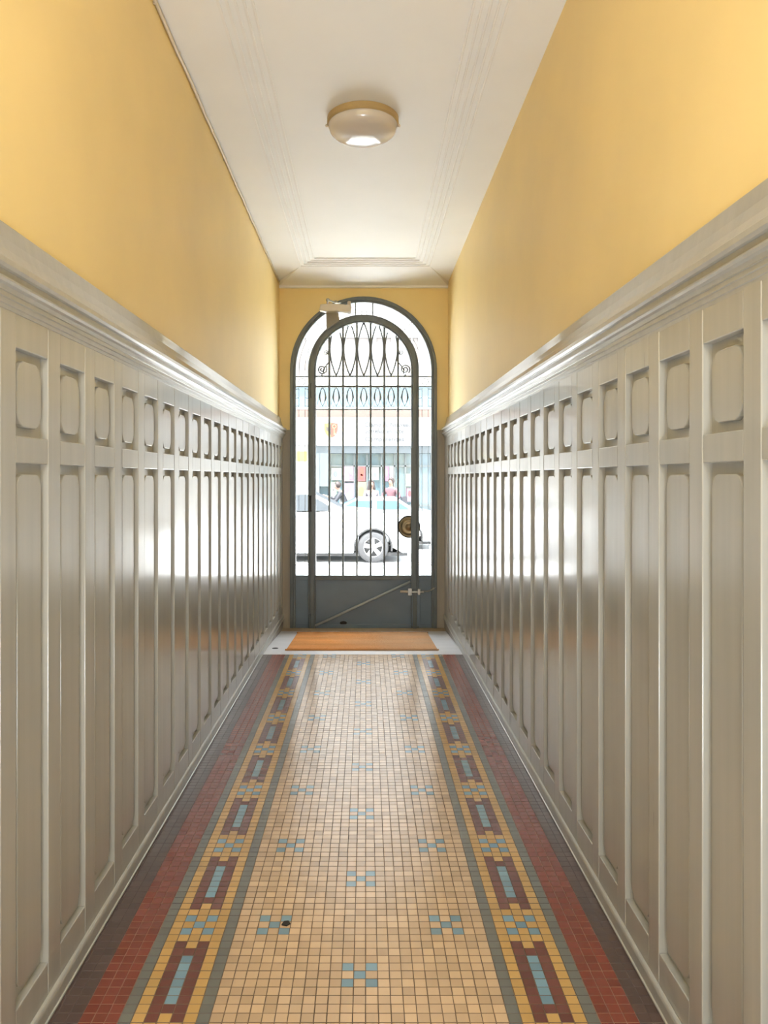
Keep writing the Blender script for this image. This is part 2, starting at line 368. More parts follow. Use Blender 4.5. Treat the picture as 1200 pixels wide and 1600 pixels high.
# ------------------------------------------------------------------ wainscot panelling
Zlo, Zlt, Zub, Zut, Zfr = .130, CH+.034, CH+.097, CH+.299, CH+.385
PITCH_L, PITCH_R = .2470, .2480
NK = range(-8, 22)
def octo(w, h, ch):
    """outline with softly curved chamfered corners"""
    pts = []
    for sx, sy, flip in ((1, 1, 0), (-1, 1, 1), (-1, -1, 0), (1, -1, 1)):
        a = [(sx*w/2, sy*(h/2-ch)), (sx*(w/2-ch*.18), sy*(h/2-ch*.62)), (sx*(w/2-ch*.5), sy*(h/2-ch*.22)), (sx*(w/2-ch), sy*h/2)]
        pts += a[::-1] if flip else a
    return pts
def wainscot(side, name, lab):
    left = side < 0
    wall, face = (XL, SL) if left else (XR, SR)
    inn = 1 if left else -1
    pitch = PITCH_L if left else PITCH_R
    first, width = (1.704, .172) if left else (1.487, .179)
    root = empty(name, (wall, 0, 0)); tag(root, lab, 'wainscot', kind='structure')
    L = lambda x: (x-wall)
    mb = MB(); f = L(face)
    openings = [(first+k*pitch, first+k*pitch+width) for k in NK if first+k*pitch+width < YF-.05]
    prev = YB+.01
    g = .0006
    for a, b in openings:
        mb.box(0, f, prev+g, a-g, 0, Zfr+.02)
        mb.box(0, f-.0008*inn, a, b, 0, Zlo)
        mb.box(0, f-.0008*inn, a, b, Zlt, Zub)
        mb.box(0, f-.0008*inn, a, b, Zut, Zfr+.02)
        prev = b
    mb.box(0, f, prev+g, YF-.012, 0, Zfr+.02)
    mb.build('frame', 'panel', root, bevel=.0025)
    lo = MB(); lo.prism(octo(width-.046, Zlt-Zlo-.05, .026), lambda u, v: (.008*inn, u, v), lambda u, v: (.024*inn, u, v))
    lo = lo.build('lower_panel', 'panel', root, bevel=.0025)
    up = MB(); up.prism(octo(width-.046, Zut-Zub-.046, .030), lambda u, v: (.008*inn, u, v), lambda u, v: (.024*inn, u, v))
    up = up.build('upper_panel', 'panel', root, bevel=.0025)
    for i, (a, b) in enumerate(openings):
        for src, zc in ((lo, (Zlo+Zlt)/2), (up, (Zub+Zut)/2)):
            q = src
            if i: q = src.copy(); COL.objects.link(q); q.parent = root
            q.location = (0, (a+b)/2, zc)
    # recess back boards (painted wood)
    MB().box(0, .011*inn, YB+.01, YF-.012, 0, Zfr).build('back_board', 'panel', root)
    # cornice profile, offsets from the wall
    z = lambda v: CH+v
    pr = [(0, z(.580)), (.006, z(.583)), (.012, z(.578)), (.014, z(.566)), (.019, z(.540)), (.028, z(.512)), (.040, z(.488)), (.056, z(.474)),
          (.064, z(.474)), (.070, z(.468)), (.070, z(.456)), (.064, z(.450)), (.055, z(.449)), (.053, z(.436)), (.060, z(.433)), (.063, z(.427)),
          (.060, z(.421)), (.052, z(.418)), (.049, z(.410)), (.049, z(.408)), (.045, z(.4075)), (.044, z(.398)), (.040, z(.3965)), (.038, z(.386)), (.035, z(.384)), (.0335, z(.376)), (.028, z(.376)), (0, z(.376))]
    mb = MB().prism(pr, lambda u, v: (u*inn, YB+.01, v), lambda u, v: (u*inn, YF-.012, v))
    mb.build('cornice', 'panel', root)
    return root
wl = wainscot(-1, 'trim_4', 'grey-cream wooden wainscot with raised panels along the left wall')
wr = wainscot(1, 'trim_5', 'grey-cream wooden wainscot with raised panels along the right wall')
for side, nm in ((-1, 'baseboard_left'), (1, 'baseboard_right')):
    face = SL if side < 0 else SR; inn = 1 if side < 0 else -1
    pr = [(0, 0), (.0125, 0), (.0145, .003), (.0145, .008), (.011, .010), (.011, .036), (.0105, .041), (.0085, .046), (.006, .0485), (0, .050)]
    o = MB().prism(pr, lambda u, v: (face+u*inn, YB+.02, v), lambda u, v: (face+u*inn, YF-.012, v)).build(nm, 'panel')
    tag(o, ('left' if side < 0 else 'right')+' low skirting strip at the foot of the panelling', 'baseboard', kind='structure')
    wx = XL if side < 0 else XR
    o = MB().box(wx, face+.004*inn, ye-.0, YF-.012, -.12, -.0005).build('trim_6' if side < 0 else 'trim_7', 'plinth')
    tag(o, 'dark plinth under the '+('left' if side < 0 else 'right')+' skirting beside the ramp', 'plinth', kind='structure')

# ------------------------------------------------------------------ street wall with arched opening
KP = YF/F
def DX(px): return (px-572)*KP
def DZ(py): return CH+(747-py)*KP
ACX, ACZ = DX(568), DZ(578.6)
ZB = RZ(YF)+.0125
def arch_path(r, zb, n=40, cx=ACX, cz=ACZ):
    pts = [(cx-r, zb)]
    pts += [(cx-r, zb+(cz-zb)*t) for t in (.5,)]
    pts += [(cx-r*math.cos(PI*i/n), cz+r*math.sin(PI*i/n)) for i in range(n+1)]
    pts += [(cx+r, zb+(cz-zb)*t) for t in (.5,)]
    pts += [(cx+r, zb)]
    return pts
RO = 114.5*KP
inner = arch_path(RO, -.25)
zt = 4.6
outer = []
for (x, zz) in inner:
    if zz <= ACZ+1e-6 and x < ACX: outer.append((-2.6, zz))
    elif zz <= ACZ+1e-6: outer.append((2.6, zz))
    else:
        dx, dz = x-ACX, zz-ACZ
        t = min((zt-ACZ)/dz, (2.6-abs(ACX))/max(abs(dx), 1e-6))
        outer.append((ACX+dx*t, ACZ+dz*t))
mb = MB().band(outer, inner, YF, YF+.30)
o = mb.build('wall_front', 'yellow'); tag(o, 'yellow end wall around the arched street door', 'wall', kind='structure')
zc_ = DZ(672)
for nm, xa, xb, lab in (('trim_8', XL, DX(453.6), 'greige painted casing left of the street door'), ('trim_9', DX(682.6), XR, 'greige painted casing right of the street door')):
    mb = MB().box(xa, xb, YF-.010, YF+.02, -.12, zc_)
    if nm == 'trim_8': mb.box(xb-.012, xb, YF-.018, YF, -.12, zc_)
    else: mb.box(xa, xa+.022, YF-.018, YF, -.12, zc_)
    o = mb.build(nm, 'casing', bevel=.002); tag(o, lab, 'casing', kind='structure')

# ------------------------------------------------------------------ fixed arched surround with sidelights
win = empty('window_1', (ACX, YF, ZB)); tag(win, 'fixed arched iron surround with glazed sidelights around the street door', 'window', kind='structure')
def ch(mb, name, m, parent, **k):
    o = mb.build(name, m, parent, **k)
    bpy.context.view_layer.update()
    o.matrix_parent_inverse = parent.matrix_world.inverted()
    return o
R1, R2 = 114.5*KP, 105.8*KP       # outer frame
R3, R4 = 86.6*KP, 74.3*KP         # leaf frame
Zrail0, Zrail1 = DZ(905.5), DZ(899)
Yf0 = YF-.03
mb = MB()
mb.band(arch_path(R1-.0005, ZB), arch_path(R2+.022, ZB), Yf0, YF+.06)
mb.band(arch_path(R2+.023, ZB), arch_path(R2, ZB), Yf0+.014, YF+.05)
ch(mb, 'arched_frame', 'iron', win, bevel=.003)
xl0, xl1 = ACX-R2, ACX-R3-.0005; xr0, xr1 = ACX+R3+.0005, ACX+R2
mb = MB()
for a, b in ((xl0, xl1), (xr0, xr1)):
    mb.box(a, b, YF-.008, YF+.02, ZB, Zrail0); mb.box(a, b, YF-.02, YF+.03, Zrail0, Zrail1)
    mb.box(a, b, YF-.014, YF+.0, ZB, ZB+.03)
ch(mb, 'base_panel', 'sheet', win, bevel=.002)
# sidelight grille
mb = MB(); yb = YF+.010
for a, b in ((xl0, xl1), (xr0, xr1)):
    c = (a+b)/2
    for py in (588.5, 603.5): mb.box(a, b, yb-.005, yb+.005, DZ(py)-.005, DZ(py)+.005)
    mb.box(a, b, yb-.004, yb+.004, DZ(883)-.004, DZ(883)+.004)
    for zc2, rr in ((DZ(596), .030), (DZ(891), .030)):
        mb.tube([(c+math.cos(t*PI/8)*rr*1.1, yb, zc2+math.sin(t*PI/8)*rr) for t in range(16)], .0035, 6, closed=True)
    for s in (-1, 1):
        for py in (608, 622, 635, 852, 866, 880): mb.tube([(c+s*.058, yb, DZ(py)), (c+s*.030, yb, DZ(py)+.003)], .0032, 6)
        mb.tube([(c+s*.030, yb, DZ(606)), (c+s*.030, yb, DZ(880))], .0022, 6)
rm = (R2+R3)/2
for rr in (rm-.028, rm+.028):
    mb.tube([(ACX-rr*math.cos(PI*i/48), yb, ACZ+rr*math.sin(PI*i/48)) for i in range(49)], .0022, 6)
for px in (555.5, 582.5):
    xx = DX(px); dx = xx-ACX
    z_a = ACZ+math.sqrt(R3**2-dx**2); z_b = ACZ+math.sqrt(R2**2-dx**2)
    mb.box(xx-.006, xx+.006, yb-.005, yb+.005, z_a-.004, z_b+.004)
mb.tube([(DX(565), yb, DZ(494)), (DX(565), yb, DZ(487)), (DX(569), yb, DZ(481)), (DX(573), yb, DZ(487)), (DX(573), yb, DZ(494))], .003, 6)
for an in (45, 135):
    ca, sa = math.cos(math.radians(an)), math.sin(math.radians(an))
    mb.tube([(ACX+R3*ca, yb, ACZ+R3*sa), (ACX+R2*ca, yb, ACZ+R2*sa)], .003, 6)
ch(mb, 'sidelight_grille', 'iron', win)
mb = MB().band(arch_path(R2+.01, Zrail0), arch_path(R3-.0, Zrail0), YF+.026, YF+.030)
ch(mb, 'sidelight_glass', 'glass', win)

# ------------------------------------------------------------------ the door leaf
door = empty('door_1', (ACX-R3, YF, ZB)); tag(door, 'arched grey iron street door with wrought bars over a solid lower panel', 'door', kind='structure')
Yd = YF-.022
mb = MB()
mb.band(arch_path(R3-.001, ZB+.0005), arch_path(R3-.022, ZB+.0005), Yd-.008, YF+.045)
mb.band(arch_path(R3-.0225, ZB+.0005), arch_path(R4+.014, ZB+.0005), Yd-.020, YF+.04)
mb.band(arch_path(R4+.0135, ZB+.0005), arch_path(R4, ZB+.0005), Yd-.006, YF+.035)
ch(mb, 'leaf_frame', 'iron', door, bevel=.003)
xa, xb = ACX-R4, ACX+R4
mb = MB().box(xa-.002, xb+.002, Yd-.006, YF+.03, Zrail0, Zrail1); ch(mb, 'lower_rail', 'iron', door, bevel=.002)
mb = MB().box(xa-.002, xb+.002, YF-.006, YF+.02, ZB+.0005, Zrail0)
mb.box(xa-.002, xb+.002, YF-.024, YF, ZB+.0005, ZB+.036)
ch(mb, 'lower_panel', 'sheet', door, bevel=.002)
mb = MB().tube([(DX(493), YF-.034, DZ(976.5)), (DX(641), YF-.034, DZ(908))], .012, 10)
ch(mb, 'diagonal_brace', M['brace'], door, smooth=True)
bars = [514.5, 536, 557.6, 579.2, 600.5, 622]
for px in bars:
    x = DX(px); dx = x-ACX; zt_ = ACZ+math.sqrt(R4**2-dx**2)+.004
    b = MB().box(x-.0095, x+.0095, yb-.008, yb+.008, Zrail1-.002, zt_)
    cb = DZ(545) if 530 < px < 610 else DZ(549)
    hh = .042 if 530 < px < 610 else .018
    b.box(x-.0115, x+.0115, yb-.0095, yb+.0095, cb-hh, cb+hh)
    b.box(x-.0095, x+.0095, yb-.008, yb+.008, DZ(622)-.035, DZ(622)+.01) if False else None
    ch(b, 'vertical_bar', 'iron', door, bevel=.0015)
for py, t in ((588, .0065), (603.8, .010), (639.5, .0065)):
    b = MB().box(xa-.002, xb+.002, yb-.009, yb+.009, DZ(py)-t, DZ(py)+t); ch(b, 'cross_bar', 'iron', door, bevel=.0015)
def lens(cx_px, py0, py1, hw, n=16, clip=True):
    out = []
    for s in (-1, 1):
        cur = []
        for i in range(n+1):
            t = i/n; px = cx_px+s*hw*math.sin(PI*t)**.85 if 0 < t < 1 else cx_px
            py = py0+(py1-py0)*t
            x, z = DX(px), DZ(py)
            if clip and z > ACZ and math.hypot(x-ACX, z-ACZ) > R4+.004: continue
            cur.append((x, yb, z))
        if len(cur) > 2: out.append(cur)
    return out
for c in (525.2, 546.8, 568.4, 589.9, 611.3):
    mb = MB()
    for cur in lens(c, 586.5, 504, 9.6): mb.tube(cur, .007, 6)
    mb.ball((DX(c), yb, DZ(586)), .010, seg=8)
    ch(mb, 'pointed_loop', 'iron', door, smooth=True)
cents = [504]+[(bars[i]+bars[i+1])/2 for i in range(5)]+[632.5]
for c in cents:
    mb = MB()
    for cur in lens(c, 634, 605.5, 4.6, clip=False):
        mb.tube(cur, [.0025+.0062*max(0, math.sin(PI*i/(len(cur)-1))-.55)/.45 for i in range(len(cur))], 6)
    for s in (-1, 0, 1): mb.tube([(DX(c+s*4.5)+.008*math.cos(q*PI/5), yb, DZ(636)+.009*math.sin(q*PI/5)) for q in range(10)], .0022, 5, closed=True)
    for s in (-1, 1): mb.tube([(DX(c+s*(1+7*t)), yb, DZ(606+4*math.sin(t*PI/2)+22*t**2.2)) for t in (0, .2, .4, .6, .8, 1)], .0018, 5)
    ch(mb, 'frieze_ornament', 'iron', door, smooth=True)
for s in (-1, 1):
    mb = MB()
    cxp = 568+s*65; cz = 577
    pts = []
    for i in range(44):
        t = i/43; a = PI*.5*s+s*t*4.4*PI*.85; rr = 1.2+6.6*t
        pts.append((DX(cxp+rr*math.cos(a)), yb, DZ(cz+rr*math.sin(a)*.98)))
    mb.tube(pts, .0062, 6)
    pts = []
    for i in range(16):
        t = i/15; px = 568+s*(59.0-5.2*math.sin(t*PI*.9)+3.5*(1-t)-0*t); py = 584-33*t
        pts.append((DX(px+s*3.5*math.sin(t*PI*2)), yb, DZ(py)))
    mb.tube(pts, .0058, 6)
    mb.tube([(DX(568+s*(58.5)+(.7+3*t)*math.cos(9*t)), yb, DZ(550+(.7+3*t)*math.sin(9*t))) for t in [i/22 for i in range(23)]], .0042, 6)
    mb.ball((DX(cxp), yb, DZ(586)), .009, seg=8)
    ch(mb, 'scroll', 'iron', door, smooth=True)
mb = MB().band(arch_path(R4+.008, Zrail0), arch_path(.30, Zrail0+.001), YF+.026, YF+.030)
mb.bm.free()
mb = MB().prism_y(arch_path(R4+.008, Zrail0+.002), YF+.026, YF+.030); ch(mb, 'door_glass', 'glass', door)
# hinges
for i, (p0, p1, w_) in enumerate(((600, 622, .013), (774, 799, .015), (958, 980, .012))):
    x = DX(485); mb = MB()
    mb.lathe([(0.0, 0), (w_, 0), (w_, .01), (w_*.8, .012), (w_*.8, (DZ(p0)-DZ(p1))*.5-.002), (w_, (DZ(p0)-DZ(p1))*.5), (w_*.8, (DZ(p0)-DZ(p1))*.5+.002), (w_*.8, DZ(p0)-DZ(p1)-.01), (w_, DZ(p0)-DZ(p1)), (0, DZ(p0)-DZ(p1))], (x, Yd-.022, DZ(p1)), n=14)
    ch(mb, 'hinge', 'dark' if i == 1 else 'iron', door, smooth=False)
# long rod down the meeting edge with its guides, lock box, round knob
mb = MB().box(DX(641.5), DX(649.5), Yd-.034, Yd-.018, DZ(919), DZ(700)); ch(mb, 'lock_bar', 'iron', door, bevel=.003)
mb = MB().box(DX(643), DX(656), YF-.034, YF-.008, ZB+.02, DZ(927)); ch(mb, 'lower_lock_case', 'sheet', door, bevel=.003)
kn = MB().lathe([(0, 0), (.100, 0), (.103, .006), (.098, .014), (.090, .016), (.088, .010), (.080, .012), (.074, .030), (.055, .040), (.050, .034), (.030, .040), (.016, .060), (0, .062)], (DX(639), YF+.006, DZ(823)), axis='y', n=40)
# the plate faces the passage: mirror the profile toward the viewer
for v_ in kn.bm.verts: v_.co.y = YF+.006-(v_.co.y-(YF+.006))*.9
ko = ch(kn, 'door_knob', 'brass', door, smooth=True); ko['label'] = 'round brass knob plate half behind the leaf edge'
mb = MB().lathe([(.098, 0), (.108, 0), (.108, .012), (.098, .012)], (DX(639), YF-.009, DZ(823)), axis='y', n=40)
ch(mb, 'knob_rim', 'dark', door, smooth=False)
mb = MB().tube([(DX(625), YF-.042, DZ(923)), (DX(641), YF-.042, DZ(924))], .012, 10)
ch(mb, 'slide_bolt', 'cream', door, smooth=True)['label'] = 'pale slide bolt across the lower door'
mb = MB().tube([(DX(640), YF-.045, DZ(924)), (DX(662), YF-.045, DZ(924))], .011, 10); mb.box(DX(637), DX(643), YF-.06, YF-.02, DZ(929), DZ(918)); mb.box(DX(652), DX(656), YF-.06, YF-.01, DZ(928), DZ(919))
ch(mb, 'bolt_keeper', 'steel', door, bevel=.002)['label'] = 'worn steel keeper of the slide bolt'
mb = MB().lathe([(0, 0), (.016, 0), (.018, .006), (0, .008)], (DX(536.5), YF-.018, DZ(973)), axis='y', n=16)
for v_ in mb.bm.verts: v_.co.x = DX(536.5)+(v_.co.x-DX(536.5))*1.9
ch(mb, 'drain_hole_cover', 'dark', door)
# chain from the bolt to the casing
cm = MB(); N = 11
pts = []
for i in range(N+1):
    t = i/N; px = 660+(679.5-660)*t; py = 922+(917-922)*t+4.5*math.sin(PI*t)*.6
    pts.append(Vector((DX(px), YF-.050+.022*t, DZ(py))))
for i in range(N):
    a, b = pts[i], pts[i+1]; m_ = (a+b)/2; d = (b-a).normalized(); n_ = Vector((0, 1, 0)) if i % 2 else Vector((0, 0, 1))
    s_ = d.cross(n_).normalized()
    cm.tube([m_+d*math.cos(q*PI/5)*.0105+s_*math.sin(q*PI/5)*.006 for q in range(10)], .0022, 5, closed=True)
o = cm.build('chain', 'steel', smooth=True); tag(o, 'thin steel chain from the door bolt to the right casing', 'chain')

# door closer at the top left of the arch
cl = empty('door_closer', (DX(520), YF, DZ(512))); tag(cl, 'cream and taupe door closer at the upper left of the arch', 'door closer')
mb = MB().prism_y([(DX(510.3), DZ(492)), (DX(529.5), DZ(491.5)), (DX(531), DZ(504)), (DX(520), DZ(511)), (DX(511), DZ(518))], Yd-.075, Yd-.021)
ch(mb, 'mounting_plate', 'taupe', cl, bevel=.003)
mb = MB().prism_y([(DX(500.5), DZ(490)), (DX(502), DZ(481)), (DX(512), DZ(480)), (DX(530), DZ(480.5)), (DX(547), DZ(482)), (DX(549.5), DZ(484)), (DX(549), DZ(492)), (DX(545), DZ(493)), (DX(528), DZ(491)), (DX(510), DZ(492))], Yd-.13, Yd-.055)
ch(mb, 'closer_body', 'cream', cl, bevel=.006, seg=3)
mb = MB().lathe([(0, 0), (.017, 0), (.017, .05), (.010, .055), (0, .055)], (DX(546), Yd-.092, DZ(482)-.012), n=16)
ch(mb, 'adjusting_cap', 'cream', cl, smooth=False)
mb = MB().tube([(DX(512), Yd-.09, DZ(480)), (DX(513), Yd-.085, DZ(475)), (DX(514), Yd-.07, DZ(472.5)), (DX(527), Yd-.04, DZ(476)), (DX(533), Yd-.02, DZ(474))], .008, 8)
mb.ball((DX(513), Yd-.085, DZ(473)), .018, seg=12)
mb.ball((DX(525), Yd-.055, DZ(475)), .016, seg=12)
ch(mb, 'closer_arm', 'steel', cl, smooth=True)

# ------------------------------------------------------------------ mat
mt = empty('doormat', (0, 6.34, RZ(6.34))); tag(mt, 'orange-brown coir doormat lying in front of the street door', 'doormat')
y0, y1 = 5.845, 6.85
xs0, xs1 = -.630, .565
bm_ = MB(); nx, ny = 150, 110; rg = random.Random(5)
grid = []
for j in range(ny+1):
    row = []
    for i in range(nx+1):
        x = xs0+(xs1-xs0)*i/nx; y = y0+(y1-y0)*j/ny
        edge = i in (0, nx) or j in (0, ny)
        row.append(bm_.bm.verts.new((x, y, RZ(y)+(.002 if edge else .014+rg.uniform(-.0018, .0018)))))
    grid.append(row)
for j in range(ny):
    for i in range(nx): bm_.face([grid[j][i], grid[j][i+1], grid[j+1][i+1], grid[j+1][i]])
ch(bm_, 'pile', 'coir', mt)
mb = MB()
for a, b in (((xs0-.006, y0-.004), (xs1+.006, y0+.006)), ((xs0-.006, y1-.006), (xs1+.006, y1+.004))):
    mb = MB()
    v = [mb.bm.verts.new(p) for p in ((a[0], a[1], RZ(a[1])+.001), (b[0], a[1], RZ(a[1])+.001), (b[0], b[1], RZ(b[1])+.001), (a[0], b[1], RZ(b[1])+.001))]
    w_ = [mb.bm.verts.new(u.co+Vector((0, 0, .011))) for u in v]
    mb.face(v[::-1]); mb.face(w_)
    for q in range(4): mb.face([v[q], v[(q+1) % 4], w_[(q+1) % 4], w_[q]])
    ch(mb, 'edge_binding', 'coir', mt)
# small stain-like floor bolt socket at left of the mat
o = MB().lathe([(0, 0), (.026, 0), (.024, .002), (0, .002)], (X(430, 5.95), 5.95, RZ(5.95)+.0002), n=20).build('floor_socket', 'dark')
tag(o, 'small dark round socket in the pale slab left of the doormat', 'floor socket')
o = MB(); o.prism_z([(-.012, -.008), (.004, -.013), (.014, -.002), (.007, .011), (-.006, .009)], 0, .004)
o = o.build('leaf_scrap', 'dark', loc=(X(446.5, 2.255), 2.255, .0006)); tag(o, 'tiny dark scrap lying beside a blue tile cross', 'scrap')

# ------------------------------------------------------------------ ceiling lamp
LX, LY = -.0165, 3.875
lp = empty('ceiling_lamp', (LX, LY, ZC)); tag(lp, 'round flush ceiling lamp with opal glass bowl and tan ring', 'lamp')
mb = MB().lathe([(0, 0), (.180, 0), (.185, -.004), (.186, -.030), (.178, -.036), (.170, -.036), (0, -.034)], (LX, LY, ZC), n=64); ch(mb, 'base_ring', 'ring', lp, smooth=False)
prof = [(.172, -.034), (.179, -.038), (.180, -.044), (.176, -.052)]
for i in range(1, 13):
    a = i/12*PI/2; prof.append((.176*math.cos(a) if i < 12 else .0, -.052-.070*math.sin(a)))
prof = [(0, -.034)]+prof
mb = MB().lathe(prof, (LX, LY, ZC), n=64); ch(mb, 'glass_bowl', 'opal', lp, smooth=True)
for a in (0, PI, PI/2):
    mb = MB().ball((LX+.188*math.cos(a), LY+.188*math.sin(a), ZC-.040), .008, seg=10); ch(mb, 'retaining_knob', 'cream', lp, smooth=True)
# cable clipped along the left ceiling edge
cb_ = empty('cable', (XL, 3, ZC)); tag(cb_, 'cream painted cable clipped along the left ceiling edge', 'cable')
pts = [(XL+.010+.0015*math.sin(i*1.7), YB+.1+(YF-.1-YB-.1)*i/60, ZC-.015+.002*math.sin(i*2.3+1)) for i in range(61)]
ch(MB().tube(pts, .008, 8), 'sheath', 'cream', cb_, smooth=True)
for i in range(18):
    y = .75+i*.36
    ch(MB().box(XL, XL+.017, y-.004, y+.004, ZC-.022, ZC-.004), 'clip', 'taupe' if i == 3 else 'cream', cb_, bevel=.0015)

# ------------------------------------------------------------------ street
ZS = -.42
o = MB().box(-14, 14, YF+.30, 12.6, ZS-.3, ZS+.14).build('pavement', 'pave', bevel=.01); tag(o, 'pale pavement outside the street door', 'pavement', kind='structure')
o = MB().box(-.9, .9, YF+.30, YF+.7, ZS+.14, RZ(YF)).build('trim_10', 'kerb', bevel=.01); tag(o, 'stone doorstep outside the street door', 'step', kind='structure')
o = MB().box(-30, 30, 12.6, 60, ZS-.3, ZS).build('road', 'asphalt'); tag(o, 'pale asphalt street behind the parked cars', 'road', kind='structure')
o = MB().box(-30, 30, 20.4, 24.0, ZS, ZS+.14).build('far_pavement', 'pave', bevel=.01); tag(o, 'pavement in front of the shop across the street', 'pavement', kind='structure')

def arc(cx, cz, r, a0, a1, n=14): return [(cx+r*math.cos(a0+(a1-a0)*i/n), cz+r*math.sin(a0+(a1-a0)*i/n)) for i in range(n+1)]
def make_car(label, loc, facing, paint, glassm, hood, prof_cabin, belt, wheel_r, group, width=1.74, wb=2.5, fx=1.25):
    """local x forward; profile in (x,z). prof_cabin: greenhouse outline above the belt"""
    root = empty('car', loc, 0 if facing > 0 else PI); tag(root, label, 'car', group)
    bpy.context.view_layer.update()
    rx = fx-wb; R = wheel_r+.085; wz = wheel_r
    sill = .21
    upper = [(rx-.84, .55), (rx-.80, .80), (rx-.74, belt-.06), (rx-.55, belt-.01), (rx-.1, belt+.01), (fx-1.2, belt), (fx-.62, hood[1]), (fx-.2, hood[0]+(hood[1]-hood[0])*.85),
             (fx+.3, hood[0]+(hood[1]-hood[0])*.5), (fx+.62, hood[0]), (fx+.78, hood[0]-.10), (fx+.84, hood[0]-.26), (fx+.875, .50)]
    lower = [(rx-.84, .40), (rx-.76, sill), (fx+.76, sill), (fx+.84, .28), (fx+.875, .36)]
    def interp(pl, x):
        for (xa_, za_), (xb_, zb_) in zip(pl, pl[1:]):
            if xa_ <= x <= xb_: return za_+(zb_-za_)*(x-xa_)/max(xb_-xa_, 1e-6)
        return pl[-1][1]
    dzs = sill-wz; hwd = math.sqrt(max(R*R-dzs*dzs, 0))
    xs = sorted(set([round(p[0], 4) for p in upper+lower]+[round(c_+R*.9999*math.cos(PI*i/16), 4) for c_ in (rx, fx) for i in range(17)]))
    hw = width/2
    NR = 6
    def bot(x):
        z_ = interp(lower, x)
        for c_ in (rx, fx):
            if abs(x-c_) < R: z_ = max(z_, wz+math.sqrt(R*R-(x-c_)**2))
        return z_
    body = MB(); cols = []
    nose0, tail0 = fx+.875, rx-.84
    for x in xs:
        zb_, zt__ = bot(x), interp(upper, x)
        zt__ = max(zt__, zb_+.02)
        taper = .10*max(0, (x-(nose0-.45))/.45)**2+.08*max(0, ((tail0+.45)-x)/.45)**2
        rng_ = []
        for s in (-1, 1):
            row = []
            for i in range(NR+1):
                z_ = zb_+(zt__-zb_)*i/NR
                y_ = hw-taper-.05*((z_-.62)/.5)**2-(.035 if i == NR else 0)
                row.append(body.bm.verts.new((x, s*y_, z_)))
            rng_.append(row)
        cols.append(rng_)
    for (l0, r0_), (l1, r1_) in zip(cols, cols[1:]):
        for i in range(NR):
            body.face([l0[i], l1[i], l1[i+1], l0[i+1]]); body.face([r0_[i], r0_[i+1], r1_[i+1], r1_[i]])
        body.face([l0[NR], l1[NR], r1_[NR], r0_[NR]]); body.face([l0[0], r0_[0], r1_[0], l1[0]])
    for l0, r0_ in (cols[0], cols[-1]):
        for i in range(NR): body.face([l0[i], l0[i+1], r0_[i+1], r0_[i]])
    bo = body.build('body', paint, root, smooth=True)
    es_ = bo.modifiers.new('edges', 'EDGE_SPLIT'); es_.split_angle = math.radians(38)
    # cabin: tapered
    yb0, yb1 = hw-.05, hw-.24; ztop = max(p[1] for p in prof_cabin)
    def ty(z_, e=0): return yb0+(yb1-yb0)*max(0, (z_-belt))/(ztop-belt)+e
    cab = MB()
    A = [cab.bm.verts.new((x, -ty(z_), z_)) for x, z_ in prof_cabin]; B = [cab.bm.verts.new((x, ty(z_), z_)) for x, z_ in prof_cabin]
    n = len(prof_cabin); cab.face(A[::-1]); cab.face(B)
    for i in range(n): cab.face([A[i], A[(i+1) % n], B[(i+1) % n], B[i]])
    cab.build('roof', paint, root, bevel=.02, seg=2)
    (x0, z0), (x1, z1), (x2, z2), (x3, z3) = prof_cabin     # windscreen foot, roof front, roof rear, rear foot
    def onscreen(t): return x0+(x1-x0)*t, z0+(z1-z0)*t
    def onrear(t): return x3+(x2-x3)*t, z3+(z2-z3)*t
    mid = (x1+x2)/2+.05
    for s in (-1, 1):
        wz0, wz1 = belt+.035, ztop-.075
        tt0, tt1 = (wz0-z0)/(z1-z0), (wz1-z0)/(z1-z0)
        fa, fb = onscreen(max(tt0, .0))[0]-.13, onscreen(tt1)[0]-.10
        polys = [[(fa, wz0), (fb, wz1), (mid+.05, wz1), (mid+.05, wz0)]]
        ra, rb = onrear((wz0-z3)/(z2-z3))[0]+.12, onrear((wz1-z3)/(z2-z3))[0]+.12
        polys.append([(mid-.05, wz0), (mid-.05, wz1), (rb, wz1), (ra, wz0)])
        for pl in polys:
            g = MB(); g.prism(pl, lambda u, v: (u, s*ty(v, -.02), v), lambda u, v: (u, s*ty(v, .004), v)); g.build('side_window', glassm, root)
        # door mirror
        m_ = MB().ball((x0-.22, s*(hw+.08), belt+.09), .09, (.9, .8, .8), seg=12); m_.box(x0-.25, x0-.18, s*(hw-.06), s*(hw+.04), belt+.03, belt+.07)
        m_.build('mirror', paint, root, smooth=True)
        h_ = MB().ball((fx+.72, s*(hw-.13), .70), .13, (1.0, .9, .55), seg=14); h_.build('headlamp', 'p_white', root, smooth=True)
        f_ = MB().box(fx+.62, fx+.66, s*(hw-.012), s*(hw+.006), .34, .52); f_.build('side_marker', 'alloy', root, bevel=.004)
    g = MB()
    e0, e1 = onscreen(.06), onscreen(.92)
    for (e0, e1), sg in (((onscreen(.06), onscreen(.92)), 1), ((onrear(.08), onrear(.9)), -1)):
        g = MB(); q = []
        for (x, z_) in (e0, e1):
            for s in ((-1, 1) if (x, z_) == e0 else (1, -1)): q.append((x+.006*sg, s*(ty(z_)-.07), z_+.006))
        a = [g.bm.verts.new(p) for p in q]; b = [g.bm.verts.new((p[0]-.02*sg, p[1], p[2]-.02)) for p in q]
        g.face(a); g.face(b[::-1])
        for i in range(4): g.face([a[i], b[i], b[(i+1) % 4], a[(i+1) % 4]])
        g.build('windscreen' if sg > 0 else 'rear_window', glassm, root)
    MB().box(rx-.7, fx+.72, -hw+.10, hw-.10, .14, .215).build('underbody', 'carblack', root)
